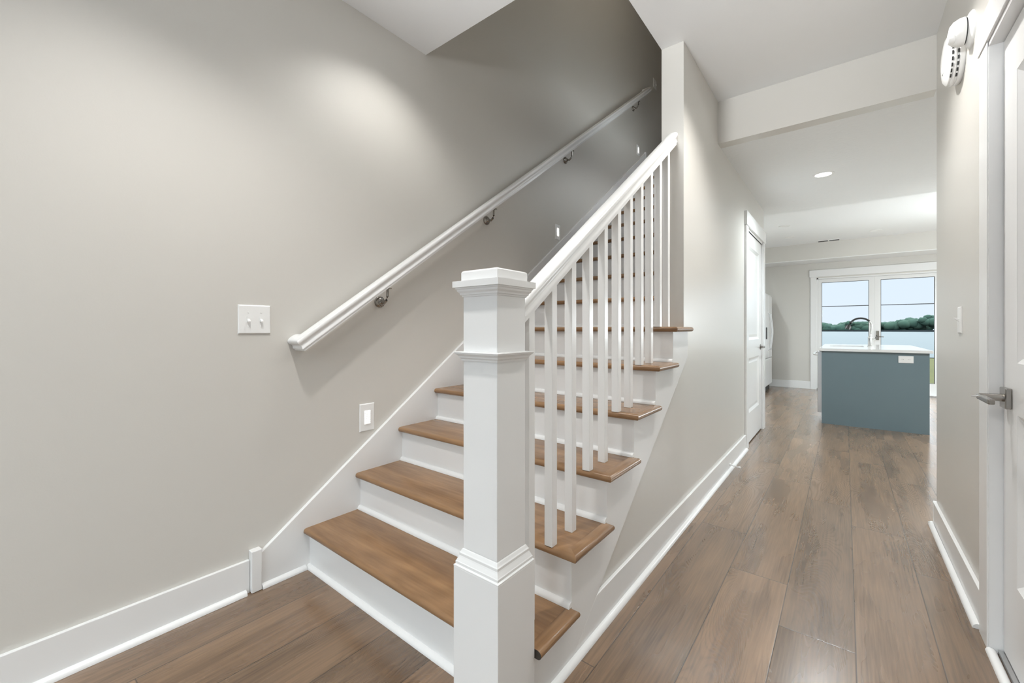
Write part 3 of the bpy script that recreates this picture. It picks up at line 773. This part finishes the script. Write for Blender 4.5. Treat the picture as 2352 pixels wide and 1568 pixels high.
# ------------------------------------------------------------------ glass patio doors
d = struct_root('window_1', (.415, YF, 0), 'pair of white glazed patio doors looking out over the lake')
bm = bmesh.new()
bx(bm, DX0 - .095, DX0, YF - .02, YF, 0, 2.105); bx(bm, DX1, DX1 + .095, YF - .02, YF, 0, 2.105)
obj('casing', bm, 'trim', d, bev=.002)
obj('head_casing', box(DX0 - .113, DX1 + .113, YF - .028, YF, 2.105, 2.235), 'trim', d, bev=.002)
obj('door_frame', (lambda bm: (bx(bm, DX0, DX0 + .022, YF, YF + .12, 0, DZ), bx(bm, DX1 - .022, DX1, YF, YF + .12, 0, DZ), bx(bm, DX0, DX1, YF, YF + .12, DZ - .022, DZ), bx(bm, DX0, DX1, YF - .02, YF + .12, 0, .03), bm)[-1])(bmesh.new()), 'trim', d)
for i, (x0, x1) in enumerate(((-.393, .4115), (.4125, 1.223))):
    gx0, gx1 = (x0 + .058, x1 - .083) if i == 0 else (x0 + .083, x1 - .058)
    if i == 0: gx0, gx1 = -.342, .334
    else: gx0, gx1 = .491, 1.165
    y0, y1 = YF + .03, YF + .075
    bm = bmesh.new()
    bx(bm, x0, gx0, y0, y1, .03, DZ - .024); bx(bm, gx1, x1, y0, y1, .03, DZ - .024); bx(bm, gx0, gx1, y0, y1, .03, .222); bx(bm, gx0, gx1, y0, y1, 2.000, DZ - .024)
    leaf = obj('door_leaf', bm, 'trim', d)
    obj('pane', box(gx0, gx1, y0 + .018, y0 + .026, .222, 2.000), 'glass', leaf)
    bm = bmesh.new()
    for zc in (1.552, 1.10, .65): bx(bm, gx0, gx1, y0 + .017, y0 + .027, zc - .006, zc + .006)
    obj('grille_bar', bm, 'slot', leaf)
    bm = bmesh.new(); g = .006
    bx(bm, gx0, gx0 + g, y0 + .010, y0 + .034, .222, 2.0); bx(bm, gx1 - g, gx1, y0 + .010, y0 + .034, .222, 2.0); bx(bm, gx0, gx1, y0 + .010, y0 + .034, .222, .222 + g); bx(bm, gx0, gx1, y0 + .010, y0 + .034, 2.0 - g, 2.0)
    obj('gasket', bm, 'dark', leaf, label='thin dark gasket')
h_ = obj('door_handle', box(.432, .470, YF + .014, YF + .03, .94, 1.10), 'nickel', d, bev=.003)
obj('lever', tube(bmesh.new(), [(.450, YF + .016, 1.0), (.450, YF - .03, 1.0), (.530, YF - .035, .995)], .008, 10), 'nickel', h_, smooth=40)
obj('sill', box(DX0, DX1, YF - .02, YF + .16, -.0, .028), 'steel', d)
d = struct_root('window_3', (2.5, YF, 0), 'second pair of patio doors further right')
bm = bmesh.new()
for x0, x1 in ((1.60, 1.68), (2.44, 2.56), (3.32, 3.40)): bx(bm, x0, x1, YF + .02, YF + .08, 0, DZ)
bx(bm, 1.60, 3.40, YF + .02, YF + .08, 0, .12); bx(bm, 1.60, 3.40, YF + .02, YF + .08, DZ - .08, DZ)
obj('window_frame', bm, 'trim', d)
obj('pane', box(1.66, 3.34, YF + .045, YF + .053, .10, DZ - .06), 'glass', d)
d = struct_root('added_window_2', (-.575, -1.64, 0), 'added unseen glazing behind the viewer that lets daylight in')  # glazing added for soft daylight in the foyer
bm = bmesh.new()
for x0 in (-1.80, -1.30, -.25, .25): bx(bm, x0, x0 + .05, -1.68, -1.60, .10, 2.45)
bx(bm, -1.80, .30, -1.68, -1.60, .10, .17); bx(bm, -1.80, .30, -1.68, -1.60, 2.38, 2.45)
obj('window_frame', bm, 'trim', d)
obj('pane', box(-1.75, .25, -1.645, -1.637, .17, 2.38), 'glass', d)

# ------------------------------------------------------------------ outside: lawn, lake, far shore
def ground(name, cols, rough, scale, metallic=0, bump=0):
    m, nt, b = new_mat(name)
    tc = N(nt, 'ShaderNodeTexCoord'); nz = N(nt, 'ShaderNodeTexNoise'); nz.inputs['Scale'].default_value = scale; nz.inputs['Detail'].default_value = 5
    L(nt, tc.outputs['Object'], nz.inputs['Vector'])
    L(nt, mixc(nt, nz.outputs[0], cols[0], cols[1]), b.inputs['Base Color'])
    b.inputs['Roughness'].default_value = rough; b.inputs['Specular IOR Level'].default_value = 0.08
    return m
M['lawn'] = ground('lawn', ((.035, .04, .013), (.07, .07, .025)), .9, 1.2)
M['lake'] = ground('lake_water', ((.020, .037, .043), (.028, .047, .052)), .35, .02)
M['trees'] = ground('far_trees', ((.016, .040, .036), (.042, .072, .050)), .9, .06)
M['shore'] = ground('shore', ((.01, .02, .026), (.016, .03, .037)), .9, .1)
bm = bmesh.new(); prism(bm, [(YF + .14, -.12), (YF + .14, -.4), (60, -2.6), (60, -1.8)], 'X', -60, 80)
o = struct('ground_lawn', bm, 'lawn', 'lawn falling away to the lake')
bm = box(-900, 1200, 59.8, 760, -2.3, -2.0)
o = struct('ground_lake', bm, 'lake', 'pale blue lake')
bm = bmesh.new()
rnd = random.Random(3)
def top_h(u):   # height of the tree line by bearing (x/y)
    return 13.5 + 7.5 / (1 + math.exp(-(u - .075) * 60)) + 1.3 * math.sin(u * 75) + .9 * math.sin(u * 171 + 1)
for i in range(520):
    u = -.16 + .42 * rnd.random(); yy = 748 + 40 * rnd.random(); xx = u * yy
    h = top_h(u) * (.75 + .25 * rnd.random())
    r_ = 3.0 + 3.5 * rnd.random()
    zc = -2 + max(r_ * .6, (h - r_) * (1 if rnd.random() < .45 else rnd.random()))
    m4 = Matrix.Translation((xx, yy, zc)) @ Matrix.Diagonal((1.25, 1, 1.0, 1))
    bmesh.ops.create_icosphere(bm, subdivisions=2, radius=r_, matrix=m4)
for v in bm.verts: v.co += Vector((rnd.uniform(-.5, .5), rnd.uniform(-.5, .5), rnd.uniform(-.6, .6)))
o = tag(obj('tree_line', bm, 'trees', smooth=60), 'band of green trees along the far shore of the lake', 'trees'); o['kind'] = 'stuff'
bm = box(-160, 260, 744, 752, -2.1, .2)
struct('ground_shore', bm, 'shore', 'dark far bank of the lake')
